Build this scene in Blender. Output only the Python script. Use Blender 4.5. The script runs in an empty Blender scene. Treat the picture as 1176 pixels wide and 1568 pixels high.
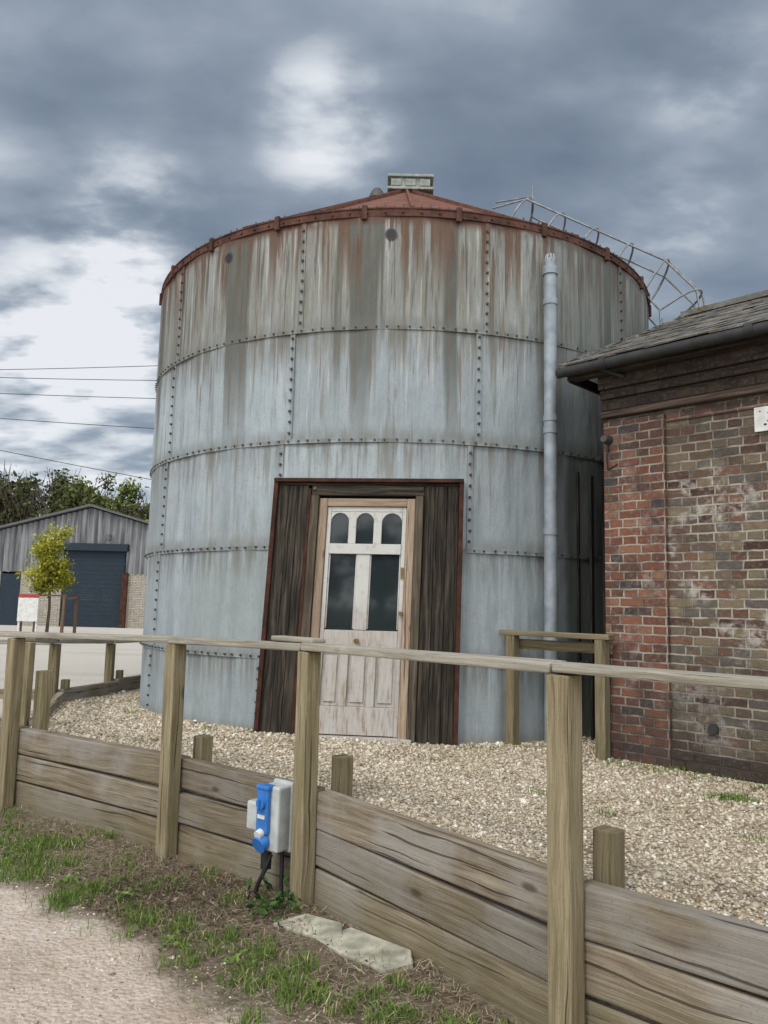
import bpy, math, random, bmesh
import numpy as np
from mathutils import Vector, Matrix, noise as mn
random.seed(7); rng=np.random.default_rng(7)
S=bpy.context.scene
S.view_settings.view_transform='Standard'; S.view_settings.look='None'; S.view_settings.exposure=0
COL=S.collection
# ---------------------------------------------------------------- node helpers
class NT:
    def __init__(s,nt): s.nt=nt
    def n(s,typ,ins=None,**kw):
        nd=s.nt.nodes.new(typ)
        for k,v in kw.items(): setattr(nd,k,v)
        if ins:
            for k,v in ins.items():
                sock=nd.inputs[k]
                if isinstance(v,bpy.types.NodeSocket): s.nt.links.new(v,sock)
                else: sock.default_value=v
        return nd
    def math(s,op,a,b=0.0,clamp=False):
        return s.n('ShaderNodeMath',{0:a,1:b},operation=op,use_clamp=clamp).outputs[0]
    def noise(s,vec,scale,detail=4,rough=.55,dist=0):
        return s.n('ShaderNodeTexNoise',{'Vector':vec,'Scale':scale,'Detail':detail,'Roughness':rough,'Distortion':dist}).outputs['Fac']
    def mapping(s,vec,scale=(1,1,1),loc=(0,0,0)):
        return s.n('ShaderNodeMapping',{'Vector':vec,'Scale':scale,'Location':loc}).outputs[0]
    def rng(s,v,a,b,c=0.0,d=1.0,smooth=True):
        return s.n('ShaderNodeMapRange',{'Value':v,'From Min':a,'From Max':b,'To Min':c,'To Max':d},interpolation_type='SMOOTHSTEP' if smooth else 'LINEAR').outputs[0]
    def mix(s,f,a,b,blend='MIX'):
        nd=s.nt.nodes.new('ShaderNodeMix'); nd.data_type='RGBA'; nd.blend_type=blend
        for i,v in ((0,f),(6,a),(7,b)):
            if isinstance(v,bpy.types.NodeSocket): s.nt.links.new(v,nd.inputs[i])
            else:
                if i>0 and len(v)==3: v=(*v,1)
                nd.inputs[i].default_value=v
        return nd.outputs[2]
    def ramp(s,f,stops,interp='LINEAR'):
        nd=s.n('ShaderNodeValToRGB',{0:f}); cr=nd.color_ramp; cr.interpolation=interp
        while len(cr.elements)<len(stops): cr.elements.new(0.5)
        for e,(p,c) in zip(cr.elements,stops): e.position=p; e.color=(*c,1)
        return nd.outputs[0]
    def sep(s,v): return s.n('ShaderNodeSeparateXYZ',{0:v}).outputs
    def comb(s,x,y,z=0.0): return s.n('ShaderNodeCombineXYZ',{0:x,1:y,2:z}).outputs[0]
    def bump(s,h,strength=.3,dist=.01): return s.n('ShaderNodeBump',{'Height':h,'Strength':strength,'Distance':dist}).outputs[0]
    def attr(s,name): return s.n('ShaderNodeAttribute',attribute_name=name).outputs['Fac']
    def uv(s): return s.n('ShaderNodeUVMap').outputs[0]
    def pos(s): return s.n('ShaderNodeNewGeometry').outputs['Position']
def mat(name):
    m=bpy.data.materials.new(name); m.use_nodes=True
    nt=NT(m.node_tree); p=m.node_tree.nodes['Principled BSDF']
    def fin(col=None,rough=.8,normal=None,metal=0.0,spec=.3):
        for k,v in (('Base Color',col),('Roughness',rough),('Normal',normal),('Metallic',metal),('Specular IOR Level',spec)):
            if v is None: continue
            if isinstance(v,bpy.types.NodeSocket): m.node_tree.links.new(v,p.inputs[k])
            else:
                if k=='Base Color' and len(v)==3: v=(*v,1)
                p.inputs[k].default_value=v
        return m
    return nt,fin
def simple(name,col,rough=.7,metal=0,spec=.4,var=.25,scale=12):
    t,f=mat(name); n=t.noise(t.pos(),scale,5)
    c=t.mix(t.rng(n,.3,.7),tuple(x*(1-var) for x in col),tuple(min(1,x*(1+var)) for x in col))
    return f(c,rough,t.bump(n,.15,.005),metal,spec)
# ---------------------------------------------------------------- materials
def wood(name,c1,c2,c3,green=.25,rough=.85,gscale=1.0,zgreen=None,silver=0):
    t,f=mat(name); tn=t.attr('tint')
    off=t.comb(t.math('MULTIPLY',tn,37.0),t.math('MULTIPLY',tn,91.0),0.0)
    v=t.n('ShaderNodeVectorMath',{0:t.uv(),1:off},operation='ADD').outputs[0]
    wn=t.n('ShaderNodeTexNoise',{'Vector':t.mapping(v,(1.5,5,1)),'Scale':1.3,'Detail':2.0}).outputs['Color']
    wn=t.n('ShaderNodeVectorMath',{0:wn,'Scale':.06},operation='SCALE').outputs[0]
    vw=t.n('ShaderNodeVectorMath',{0:v,1:wn},operation='ADD').outputs[0]
    g=t.noise(t.mapping(vw,(1.0*gscale,22*gscale,1)),1.6,6,.6,.2)
    fine=t.noise(t.mapping(vw,(3.5*gscale,130*gscale,1)),1.2,4,.65)
    blot=t.noise(v,3.0,5,.65)
    col=t.ramp(g,[(.3,c1),(.48,c2),(.7,c3)])
    col=t.mix(t.math('MULTIPLY',t.rng(fine,.40,.58),.32),col,tuple(x*.45 for x in c1))
    if silver: col=t.mix(t.rng(t.noise(v,1.6,4,.6),.42,.62,0,silver),col,(.31,.295,.27))
    col=t.mix(t.rng(blot,.5,.72,0,green),col,(.16,.155,.06))
    vo=t.n('ShaderNodeTexVoronoi',{'Vector':t.mapping(v,(2.0,5,1)),'Scale':1.0})
    kn=t.rng(vo.outputs['Distance'],.12,.04)
    col=t.mix(t.math('MULTIPLY',kn,.7),col,tuple(x*.35 for x in c1))
    ck=t.noise(t.mapping(vw,(.8,45,1)),1.0,2,.5)
    cm=t.rng(ck,.64,.67)
    col=t.mix(t.math('MULTIPLY',cm,.75),col,tuple(x*.22 for x in c1))
    sp=t.noise(v,70,4,.7); col=t.mix(t.rng(sp,.55,.7,0,.35),col,tuple(x*.4 for x in c1))
    val=t.math('ADD',t.math('MULTIPLY',tn,.5),.75)
    col=t.mix(1.0,col,t.comb(val,val,val),'MULTIPLY')
    if zgreen:
        z=t.sep(t.pos())[2]
        zn=t.math('ADD',z,t.math('MULTIPLY',t.noise(t.pos(),4,4),.25))
        col=t.mix(t.rng(zn,zgreen[1],zgreen[0],0,zgreen[2]),col,(.13,.11,.05))
    h=t.math('SUBTRACT',t.math('ADD',g,t.math('MULTIPLY',fine,.5)),t.math('MULTIPLY',cm,.8))
    return f(col,rough,t.bump(h,.7,.008),0,.15)
M={}
M['post']=wood('weathered_post_wood',(.145,.115,.065),(.26,.215,.13),(.36,.305,.205),.55)
M['rail']=wood('rail_wood',(.19,.17,.135),(.31,.285,.23),(.41,.38,.31),.25,silver=.4)
M['sleeper']=wood('sleeper_wood',(.12,.09,.06),(.235,.19,.135),(.34,.29,.215),.3,zgreen=(-.35,.1,.6),silver=.6)
M['blackwood']=wood('blackened_boards',(.012,.010,.009),(.038,.032,.026),(.11,.09,.07),.1)
M['jamb']=wood('jamb_wood',(.05,.04,.03),(.11,.088,.065),(.19,.155,.115),.1)
M['doorframe']=wood('bare_door_frame',(.25,.17,.12),(.37,.28,.20),(.45,.36,.27),.0,.7)
def doorpaint():
    t,f=mat('worn_door_paint'); v=t.pos()
    n=t.noise(t.mapping(v,(7,7,1.0)),5,6,.7); fine=t.noise(v,60,3)
    z=t.sep(v)[2]
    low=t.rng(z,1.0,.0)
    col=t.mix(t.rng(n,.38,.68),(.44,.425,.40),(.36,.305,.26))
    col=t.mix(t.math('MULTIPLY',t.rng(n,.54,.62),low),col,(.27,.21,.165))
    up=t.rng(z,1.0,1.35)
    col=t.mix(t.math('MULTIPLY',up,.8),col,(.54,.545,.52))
    d=t.noise(v,11,5,.7); col=t.mix(t.rng(d,.52,.68,0,.35),col,(.22,.20,.17))
    return f(col,.6,t.bump(fine,.2,.003),0,.3)
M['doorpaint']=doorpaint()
def glassm():
    t,f=mat('old_window_glass'); n=t.noise(t.pos(),2.5,2)
    return f((.02,.027,.03),.05,t.bump(n,.03,.02),0,.55)
M['glass']=glassm()
def silo():
    t,f=mat('weathered_galvanised_steel'); uv=t.uv(); s=t.sep(uv); u,z=s[0],s[1]; tn=t.attr('tint')
    v2=t.comb(u,t.math('MULTIPLY',z,.10))
    st=t.noise(v2,7,6,.7,.2)
    st2=t.noise(t.comb(u,t.math('MULTIPLY',z,.04),3.3),24,4,.65)
    st3=t.noise(t.comb(u,t.math('MULTIPLY',z,.06),9.3),12,5,.7)
    big=t.noise(t.comb(u,t.math('MULTIPLY',z,.35),7.0),1.3,4,.6)
    mott=t.noise(t.comb(u,t.math('MULTIPLY',z,.6),2.0),9,6,.7)
    col=t.ramp(st,[(.3,(.245,.285,.31)),(.5,(.325,.37,.395)),(.7,(.395,.435,.455))])
    v=t.math('ADD',t.math('MULTIPLY',tn,.26),.86)
    col=t.mix(1.0,col,t.comb(v,v,v),'MULTIPLY')
    col=t.mix(t.rng(big,.46,.70,0,.5),col,(.255,.285,.27))
    col=t.mix(t.rng(mott,.48,.68,0,.4),col,(.22,.25,.26))
    col=t.mix(t.math('MULTIPLY',t.rng(st2,.57,.68),t.rng(z,1.5,4.5,.12,.6)),col,(.49,.505,.485))
    col=t.mix(t.math('MULTIPLY',t.rng(st3,.54,.66),t.rng(z,.8,3.6,.12,.75)),col,(.18,.175,.145))
    zz=t.math('ADD',z,t.math('MULTIPLY',t.math('SUBTRACT',st3,.5),1.6))
    top=t.rng(zz,3.3,4.1)
    ol=t.math('MULTIPLY',top,t.rng(st,.30,.60,1,.6))
    col=t.mix(ol,col,(.18,.17,.135))
    col=t.mix(t.math('MULTIPLY',t.rng(st2,.55,.63),t.rng(z,3.7,4.3,0,.65)),col,(.40,.40,.355))
    col=t.mix(t.math('MULTIPLY',t.rng(st2,.46,.36),t.rng(z,3.3,4.4,0,.85)),col,(.08,.078,.062))
    dk=t.noise(t.comb(u,t.math('MULTIPLY',z,.03),11.0),3.2,3,.6)
    col=t.mix(t.math('MULTIPLY',t.rng(dk,.55,.62),t.rng(z,2.4,3.9,.1,.85)),col,(.075,.078,.065))
    r1=t.noise(t.comb(u,t.math('MULTIPLY',z,.04),23.0),13,4,.6)
    ln=t.noise(t.comb(u,0.0,5.0),9,2)
    zr=t.math('ADD',z,t.math('MULTIPLY',ln,1.4))
    rm=t.math('MULTIPLY',t.rng(r1,.49,.55),t.rng(zr,4.75,5.6))
    col=t.mix(t.math('MULTIPLY',rm,.9),col,(.105,.052,.03))
    col=t.mix(t.math('MULTIPLY',t.rng(z,4.86,4.98),t.rng(t.noise(uv,7,4),.3,.5)),col,(.10,.048,.032))
    rl=t.noise(t.comb(u,t.math('MULTIPLY',z,.04),41.0),17,3,.6)
    col=t.mix(t.math('MULTIPLY',t.rng(rl,.60,.66),t.rng(z,1.0,4.5,.1,.8)),col,(.15,.10,.065))
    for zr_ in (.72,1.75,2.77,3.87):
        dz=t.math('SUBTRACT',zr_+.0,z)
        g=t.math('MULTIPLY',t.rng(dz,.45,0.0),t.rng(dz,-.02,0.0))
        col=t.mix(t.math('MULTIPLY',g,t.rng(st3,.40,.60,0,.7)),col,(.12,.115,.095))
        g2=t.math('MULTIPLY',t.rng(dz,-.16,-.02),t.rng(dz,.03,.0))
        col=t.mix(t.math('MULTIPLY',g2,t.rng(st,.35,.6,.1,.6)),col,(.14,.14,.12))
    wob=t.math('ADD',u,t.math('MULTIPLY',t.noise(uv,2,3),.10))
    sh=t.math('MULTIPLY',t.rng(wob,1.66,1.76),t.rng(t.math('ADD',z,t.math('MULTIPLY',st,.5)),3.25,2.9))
    col=t.mix(t.math('MULTIPLY',sh,.88),col,(.03,.038,.033))  # lower right flank: dark green staining plus the building's shade, painted in
    col=t.mix(t.math('MULTIPLY',t.rng(u,.9,2.0,0,.55),t.rng(st,.35,.6,.5,1)),col,(.105,.12,.11))  # broader darkening of the right side, shade put into the colour
    col=t.mix(t.rng(t.math('ADD',z,t.math('MULTIPLY',st,.2)),.25,.08,0,.5),col,(.17,.16,.115))
    spl=t.noise(uv,45,4,.7)
    col=t.mix(t.rng(spl,.52,.72,0,.4),col,(.14,.14,.13))
    h=t.math('ADD',t.math('MULTIPLY',t.noise(t.comb(u,t.math('MULTIPLY',z,.4)),3,3),1.0),t.math('MULTIPLY',spl,.05))
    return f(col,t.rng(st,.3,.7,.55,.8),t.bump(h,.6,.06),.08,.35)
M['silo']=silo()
def rust(name,c1,c2):
    t,f=mat(name); n=t.noise(t.pos(),6,6,.65); n2=t.noise(t.pos(),50,4)
    col=t.mix(t.rng(n,.35,.65),c1,c2); col=t.mix(t.rng(n2,.5,.7,0,.4),col,tuple(x*.4 for x in c1))
    return f(col,.85,t.bump(n2,.3,.004),0,.2)
M['rust']=rust('rust_rim',(.05,.027,.022),(.12,.055,.038))
M['darkrust']=rust('dark_rust_frame',(.035,.016,.012),(.075,.031,.02))
M['roofred']=rust('oxide_red_roof',(.125,.055,.04),(.19,.088,.062))
M['bolt']=simple('bolt_steel',(.07,.067,.063),.6,.3)
M['galv']=simple('galvanised_pipe',(.26,.295,.325),.55,.2,.4,.25,5)
M['ladder']=simple('ladder_steel',(.22,.235,.24),.5,.3)
M['ventgrey']=simple('vent_sheet',(.26,.28,.255),.7)
M['cable']=simple('black_cable',(.015,.015,.016),.6)
def brick(name,cols,mort,lime=.3,dark=.3,base=.7):
    t,f=mat(name); uv=t.uv()
    wn=t.n('ShaderNodeTexNoise',{'Vector':uv,'Scale':9.0,'Detail':3.0}).outputs['Color']
    wv=t.n('ShaderNodeVectorMath',{0:wn,1:(.5,.5,.5)},operation='SUBTRACT').outputs[0]
    wv=t.n('ShaderNodeVectorMath',{0:wv,'Scale':.022},operation='SCALE').outputs[0]
    uv2=t.n('ShaderNodeVectorMath',{0:uv,1:wv},operation='ADD').outputs[0]
    b=t.n('ShaderNodeTexBrick',{'Vector':uv2,'Color1':(0,0,0,1),'Color2':(1,1,1,1),'Mortar':(0,0,0,1),'Scale':1.0,'Mortar Size':.009,'Mortar Smooth':.3,'Bias':0.0,'Brick Width':.20,'Row Height':.074},offset=.5,squash=.62,squash_frequency=2)
    gray=t.sep(b.outputs['Color'])[0]
    n=t.noise(uv,14,5,.6); gr=t.math('ADD',gray,t.math('MULTIPLY',t.math('SUBTRACT',n,.5),.35))
    k=len(cols); col=t.ramp(gr,[(i/(k-1),c) for i,c in enumerate(cols)])
    big=t.noise(uv,1.1,4,.6); fine=t.noise(uv,90,4,.7)
    col=t.mix(t.rng(fine,.4,.7,0,.6),col,(.06,.048,.04))
    col=t.mix(t.rng(t.noise(uv,28,5,.7),.5,.66,0,.4),col,(.22,.19,.155))
    mcol=t.mix(t.rng(t.noise(uv,5,4),.4,.62),mort,tuple(x*.4 for x in mort))
    col=t.mix(b.outputs['Fac'],col,mcol)
    spot=t.noise(t.mapping(uv,(1,1,1),(4.2,1.7,0)),2.0,5,.7)
    col=t.mix(t.math('MULTIPLY',t.rng(spot,.52,.64,0,lime),t.rng(n,.38,.56)),col,(.46,.43,.39))
    z=t.sep(t.pos())[2]
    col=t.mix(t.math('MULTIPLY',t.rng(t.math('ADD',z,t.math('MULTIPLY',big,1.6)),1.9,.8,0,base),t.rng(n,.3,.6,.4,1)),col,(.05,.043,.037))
    col=t.mix(t.math('MULTIPLY',t.rng(z,2.1,2.9,0,.5),t.rng(n,.3,.6,.4,1)),col,(.035,.028,.025))  # darker towards the top: shade under the eaves painted into the brick
    col=t.mix(t.rng(t.noise(uv,2.3,5,.7),.50,.68,0,dark),col,(.03,.028,.027))
    ed=t.math('MULTIPLY',b.outputs['Fac'],-1.0)
    h=t.math('ADD',ed,t.math('MULTIPLY',n,.7))
    return f(col,.92,t.bump(h,1.0,.016),0,.12)
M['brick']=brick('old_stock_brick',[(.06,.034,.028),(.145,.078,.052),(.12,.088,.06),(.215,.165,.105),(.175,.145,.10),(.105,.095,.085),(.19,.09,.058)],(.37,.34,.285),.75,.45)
M['redbrick']=brick('red_quoin_brick',[(.045,.047,.055),(.19,.068,.045),(.09,.05,.042),(.25,.098,.06),(.155,.058,.042),(.27,.135,.085)],(.34,.30,.245),.3,.45)
M['darkbrick']=brick('shaded_eaves_brick',[(.028,.021,.018),(.055,.034,.025),(.08,.053,.036)],(.07,.06,.048),.05,.4)  # eaves shadow mixed into the brick colours
def slate():
    t,f=mat('slate_with_lichen'); tn=t.attr('tint'); n=t.noise(t.pos(),9,5,.65); n2=t.noise(t.pos(),14,5,.7)
    col=t.mix(tn,(.045,.046,.048),(.13,.125,.118)); col=t.mix(t.rng(n,.44,.62,0,.7),col,(.22,.215,.195))
    col=t.mix(t.rng(n2,.56,.64,0,.9),col,(.26,.16,.04)); col=t.mix(t.rng(t.noise(t.pos(),5,4),.58,.68,0,.8),col,(.05,.055,.02)); return f(col,.85,t.bump(n2,.4,.01),0,.2)
M['slate']=slate()
M['iron']=simple('black_gutter_iron',(.028,.029,.028),.7,.1)
M['soffit']=wood('dark_eaves_timber',(.014,.012,.010),(.035,.028,.022),(.065,.052,.042),.2)
M['beam']=wood('wall_plate_timber',(.035,.024,.02),(.07,.05,.04),(.11,.083,.065),.0)
def ground():
    t,f=mat('ground_gravel_verge_path'); p=t.pos(); s=t.sep(p); x,y,z=s[0],s[1],s[2]
    vo=t.n('ShaderNodeTexVoronoi',{'Vector':p,'Scale':42.0,'Randomness':1.0})
    cell=t.sep(vo.outputs['Color'])[0]; d=vo.outputs['Distance']
    n=t.noise(p,1.2,5,.6); nf=t.noise(p,25,5,.7); nff=t.noise(p,120,3,.7)
    gr=t.ramp(cell,[(0,(.32,.255,.17)),(.4,(.46,.39,.28)),(.75,(.55,.485,.38)),(1,(.62,.58,.50))])
    gr=t.mix(t.rng(d,.35,.75,0,.65),gr,(.19,.145,.09))
    gr=t.mix(t.rng(n,.45,.65,0,.4),gr,(.27,.215,.145))
    pale=t.mix(t.rng(nf,.3,.7),(.46,.42,.36),(.60,.56,.50))
    pale=t.mix(t.rng(t.noise(t.mapping(p,(.3,1.5,1)),.7,4),.5,.7,0,.4),pale,(.36,.33,.28))
    leg=t.math('ADD',x,t.math('MULTIPLY',y,.08))
    pm=t.math('MAXIMUM',t.rng(leg,-2.75,-3.05),t.rng(y,13,16))
    up=t.mix(pm,gr,pale)
    gn=t.mix(t.rng(t.noise(p,.8,5),.35,.65),(.05,.085,.02),(.11,.14,.04))
    up=t.mix(t.rng(y,44,50),up,gn)
    vs=t.ramp(nf,[(.3,(.055,.042,.03)),(.5,(.13,.10,.07)),(.7,(.24,.195,.14))])
    vs=t.mix(t.rng(nff,.4,.7,0,.5),vs,(.25,.205,.15))
    vs=t.mix(t.rng(n,.5,.68,0,.4),vs,(.06,.07,.025))
    pa=t.mix(t.rng(nf,.3,.7),(.42,.335,.265),(.56,.475,.40))
    pa=t.mix(t.rng(nff,.55,.7,0,.5),pa,(.66,.60,.54)); pa=t.mix(t.rng(nff,.45,.3,0,.35),pa,(.24,.185,.145))
    pa=t.mix(t.rng(t.noise(p,2.2,5,.7),.46,.68,0,.7),pa,(.35,.27,.21))
    pa=t.mix(t.rng(t.noise(p,.9,4,.6),.5,.65,0,.45),pa,(.60,.54,.48))
    e=t.math('ADD',t.math('ADD',y,t.math('MULTIPLY',x,.9)),t.math('MULTIPLY',t.noise(p,2.0,6,.7),.75))
    lo=t.mix(t.rng(e,3.0,3.35),pa,vs)
    lo=t.mix(t.rng(y,-14,-20),lo,gn)
    col=t.mix(t.rng(z,-.22,-.12),lo,up)
    h=t.math('ADD',t.math('MULTIPLY',d,-.8),t.math('MULTIPLY',nf,.8))
    return f(col,.95,t.bump(h,.8,.015),0,.15)
M['ground']=ground()
def tinted(name,stops,rough=.8):
    t,f=mat(name); return f(t.ramp(t.attr('tint'),stops),rough,None,0,.2)
M['pebble']=tinted('pebbles',[(0,(.19,.15,.105)),(.3,(.43,.355,.25)),(.7,(.57,.50,.39)),(1,(.74,.71,.64))])
M['grass']=tinted('grass_blades',[(0,(.05,.10,.018)),(.5,(.105,.18,.03)),(.8,(.18,.24,.06)),(1,(.38,.32,.17))])
M['straw']=tinted('dry_straw',[(0,(.05,.036,.025)),(.4,(.22,.165,.105)),(.75,(.40,.32,.22)),(1,(.58,.50,.37))])
M['leafyg']=tinted('spring_leaves',[(0,(.13,.13,.012)),(.5,(.28,.28,.03)),(1,(.42,.40,.06))])
M['leafwood']=tinted('woodland_leaves',[(0,(.05,.045,.027)),(.35,(.075,.085,.028)),(.7,(.13,.165,.04)),(1,(.20,.23,.065))])
M['ivy']=tinted('ivy_leaves',[(0,(.015,.04,.01)),(1,(.06,.12,.025))])
M['bark']=simple('bark',(.09,.07,.05),.9)
M['blue']=simple('blue_plastic',(.03,.16,.48),.45,0,.4,.15,9)
M['greyplastic']=simple('grey_plastic',(.43,.45,.44),.5,0,.5,.15)
M['white']=simple('white_paint',(.60,.60,.57),.6,0,.4,.12)
M['red']=simple('red_paint',(.35,.04,.04),.6,0,.4,.15)
M['slab']=simple('concrete_slab',(.37,.355,.28),.9,0,.2,.4,8)
def clad():
    t,f=mat('fibre_cement_cladding'); p=t.pos()
    n=t.noise(t.mapping(p,(2,1,.15)),3,5); col=t.mix(t.rng(n,.35,.65),(.10,.105,.11),(.27,.275,.28))
    return f(col,.9,None,0,.2)
M['clad']=clad()
M['block']=brick('pale_blockwork',[(.40,.36,.29),(.50,.46,.39)],(.30,.27,.24),.1,.1,.1)
M['shutter']=simple('dark_blue_shutter',(.012,.023,.035),.6,.0,.3,.2)
M['barnroof']=simple('barn_roof_sheet',(.10,.10,.105),.85)
# ---------------------------------------------------------------- mesh builder
X3,Y3,Z3=Vector((1,0,0)),Vector((0,1,0)),Vector((0,0,1))
class MB:
    def __init__(s): s.v=[];s.f=[];s.uv=[];s.m=[];s.t=[];s.sm=[]
    def add(s,vs,fs,uvs=None,mi=0,tint=None,smooth=False):
        b=len(s.v); s.v+= [tuple(p) for p in vs]
        tt=random.random() if tint is None else tint
        for k,f in enumerate(fs):
            s.f.append([b+i for i in f])
            s.uv.append(uvs[k] if uvs else [(0,0)]*len(f)); s.m.append(mi); s.t.append(tt); s.sm.append(smooth)
    def box(s,c,h,ax=(X3,Y3,Z3),mi=0,tint=None,jit=0):
        c=Vector(c); ax=[Vector(a).normalized() for a in ax]
        co=[]
        for i in (-1,1):
            for j in (-1,1):
                for k in (-1,1):
                    hh=[h[0]*i+random.uniform(-jit,jit),h[1]*j+random.uniform(-jit,jit),h[2]*k+random.uniform(-jit,jit)]
                    co.append(c+ax[0]*hh[0]+ax[1]*hh[1]+ax[2]*hh[2])
        fs=[(0,1,3,2),(4,6,7,5),(0,4,5,1),(2,3,7,6),(0,2,6,4),(1,5,7,3)]
        if ax[0].cross(ax[1]).dot(ax[2])<0: fs=[tuple(reversed(f)) for f in fs]
        tan=[(1,2),(1,2),(0,2),(0,2),(0,1),(0,1)]
        uvs=[[(co[i].dot(ax[a]),co[i].dot(ax[b])) for i in f] for f,(a,b) in zip(fs,tan)]
        s.add(co,fs,uvs,mi,tint)
    def beam(s,p0,p1,w,h,up=Z3,mi=0,tint=None,jit=0):
        p0=Vector(p0);p1=Vector(p1);a=(p1-p0);L=a.length;a.normalize()
        b=Vector(up).cross(a).normalized(); c=a.cross(b)
        s.box((p0+p1)/2,(L/2,w/2,h/2),(a,b,c),mi,tint,jit)
    def tube(s,pts,r,n=8,mi=0,tint=None,cap=True,r1=None):
        pts=[Vector(p) for p in pts]; N=len(pts); vs=[];prev=None
        for i,p in enumerate(pts):
            d=(pts[min(i+1,N-1)]-pts[max(i-1,0)]).normalized()
            if prev is None: a=d.orthogonal().normalized()
            else: a=(prev-d*prev.dot(d)).normalized()
            prev=a; b=d.cross(a); rr=r if r1 is None else r+(r1-r)*i/(N-1)
            for k in range(n):
                th=2*math.pi*k/n; vs.append(p+(a*math.cos(th)+b*math.sin(th))*rr)
        fs=[];uvs=[]
        for i in range(N-1):
            for k in range(n):
                fs.append((i*n+k,i*n+(k+1)%n,(i+1)*n+(k+1)%n,(i+1)*n+k)); uvs.append([(i,k/n),(i,(k+1)/n),(i+1,(k+1)/n),(i+1,k/n)])
        s.add(vs,fs,uvs,mi,tint,True)
        if cap:
            s.add(vs[:n],[tuple(reversed(range(n)))],None,mi,tint); s.add(vs[-n:],[tuple(range(n))],None,mi,tint)
    def obj(s,name,mats,parent=None,bevel=0,seg=2,warp=None):
        me=bpy.data.meshes.new(name)
        vs=s.v if warp is None else [warp(v) for v in s.v]
        me.from_pydata(vs,[],s.f)
        ul=me.uv_layers.new(name='UVMap'); ul.data.foreach_set('uv',[c for f in s.uv for q in f for c in q])
        at=me.attributes.new('tint','FLOAT','FACE'); at.data.foreach_set('value',s.t)
        me.polygons.foreach_set('material_index',s.m); me.polygons.foreach_set('use_smooth',s.sm)
        for m in mats: me.materials.append(M[m])
        me.update(); o=bpy.data.objects.new(name,me); COL.objects.link(o)
        if parent: o.parent=parent
        if bevel:
            md=o.modifiers.new('bevel','BEVEL'); md.width=bevel; md.segments=seg; md.limit_method='ANGLE'; md.angle_limit=math.radians(40)
        return o
def empty(name,loc=(0,0,0)):
    o=bpy.data.objects.new(name,None); COL.objects.link(o); return o
def tri_obj(name,V,F,tint,mt,parent=None):
    V=np.asarray(V,dtype=np.float32).reshape(-1,3); F=np.asarray(F,dtype=np.int32).reshape(-1,3)
    me=bpy.data.meshes.new(name); me.vertices.add(len(V)); me.vertices.foreach_set('co',V.ravel())
    me.loops.add(F.size); me.loops.foreach_set('vertex_index',F.ravel())
    me.polygons.add(len(F)); me.polygons.foreach_set('loop_start',np.arange(0,F.size,3,dtype=np.int32)); 
    try: me.polygons.foreach_set('loop_total',np.full(len(F),3,dtype=np.int32))
    except Exception: pass
    at=me.attributes.new('tint','FLOAT','FACE'); at.data.foreach_set('value',np.asarray(tint,dtype=np.float32))
    me.materials.append(M[mt]); me.update(calc_edges=True); me.validate()
    o=bpy.data.objects.new(name,me); COL.objects.link(o)
    if parent: o.parent=parent
    return o
def scatter(name,bv,bf,pos,scl,tint,mt,parent=None):
    n=len(pos); bv=np.array(bv,float); bf=np.array(bf)
    a=rng.uniform(0,2*np.pi,n); ca,sa=np.cos(a),np.sin(a)
    P=bv[None]*scl[:,None,:]
    P=P*(1+rng.uniform(-.25,.25,P.shape))
    tx=rng.normal(0,.25,(n,1)); ty=rng.normal(0,.25,(n,1))
    z=P[:,:,2]+P[:,:,0]*tx+P[:,:,1]*ty
    x=P[:,:,0]*ca[:,None]-P[:,:,1]*sa[:,None]; y=P[:,:,0]*sa[:,None]+P[:,:,1]*ca[:,None]
    V=np.stack([x,y,z],-1)+pos[:,None,:]
    F=bf[None]+(np.arange(n)*len(bv))[:,None,None]
    return tri_obj(name,V,F,np.repeat(tint,len(bf)),mt,parent)
OCT=([(1,0,0),(0,1,0),(-1,0,0),(0,-1,0),(0,0,1),(0,0,-1)],[(0,1,4),(1,2,4),(2,3,4),(3,0,4),(1,0,5),(2,1,5),(3,2,5),(0,3,5)])
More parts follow.
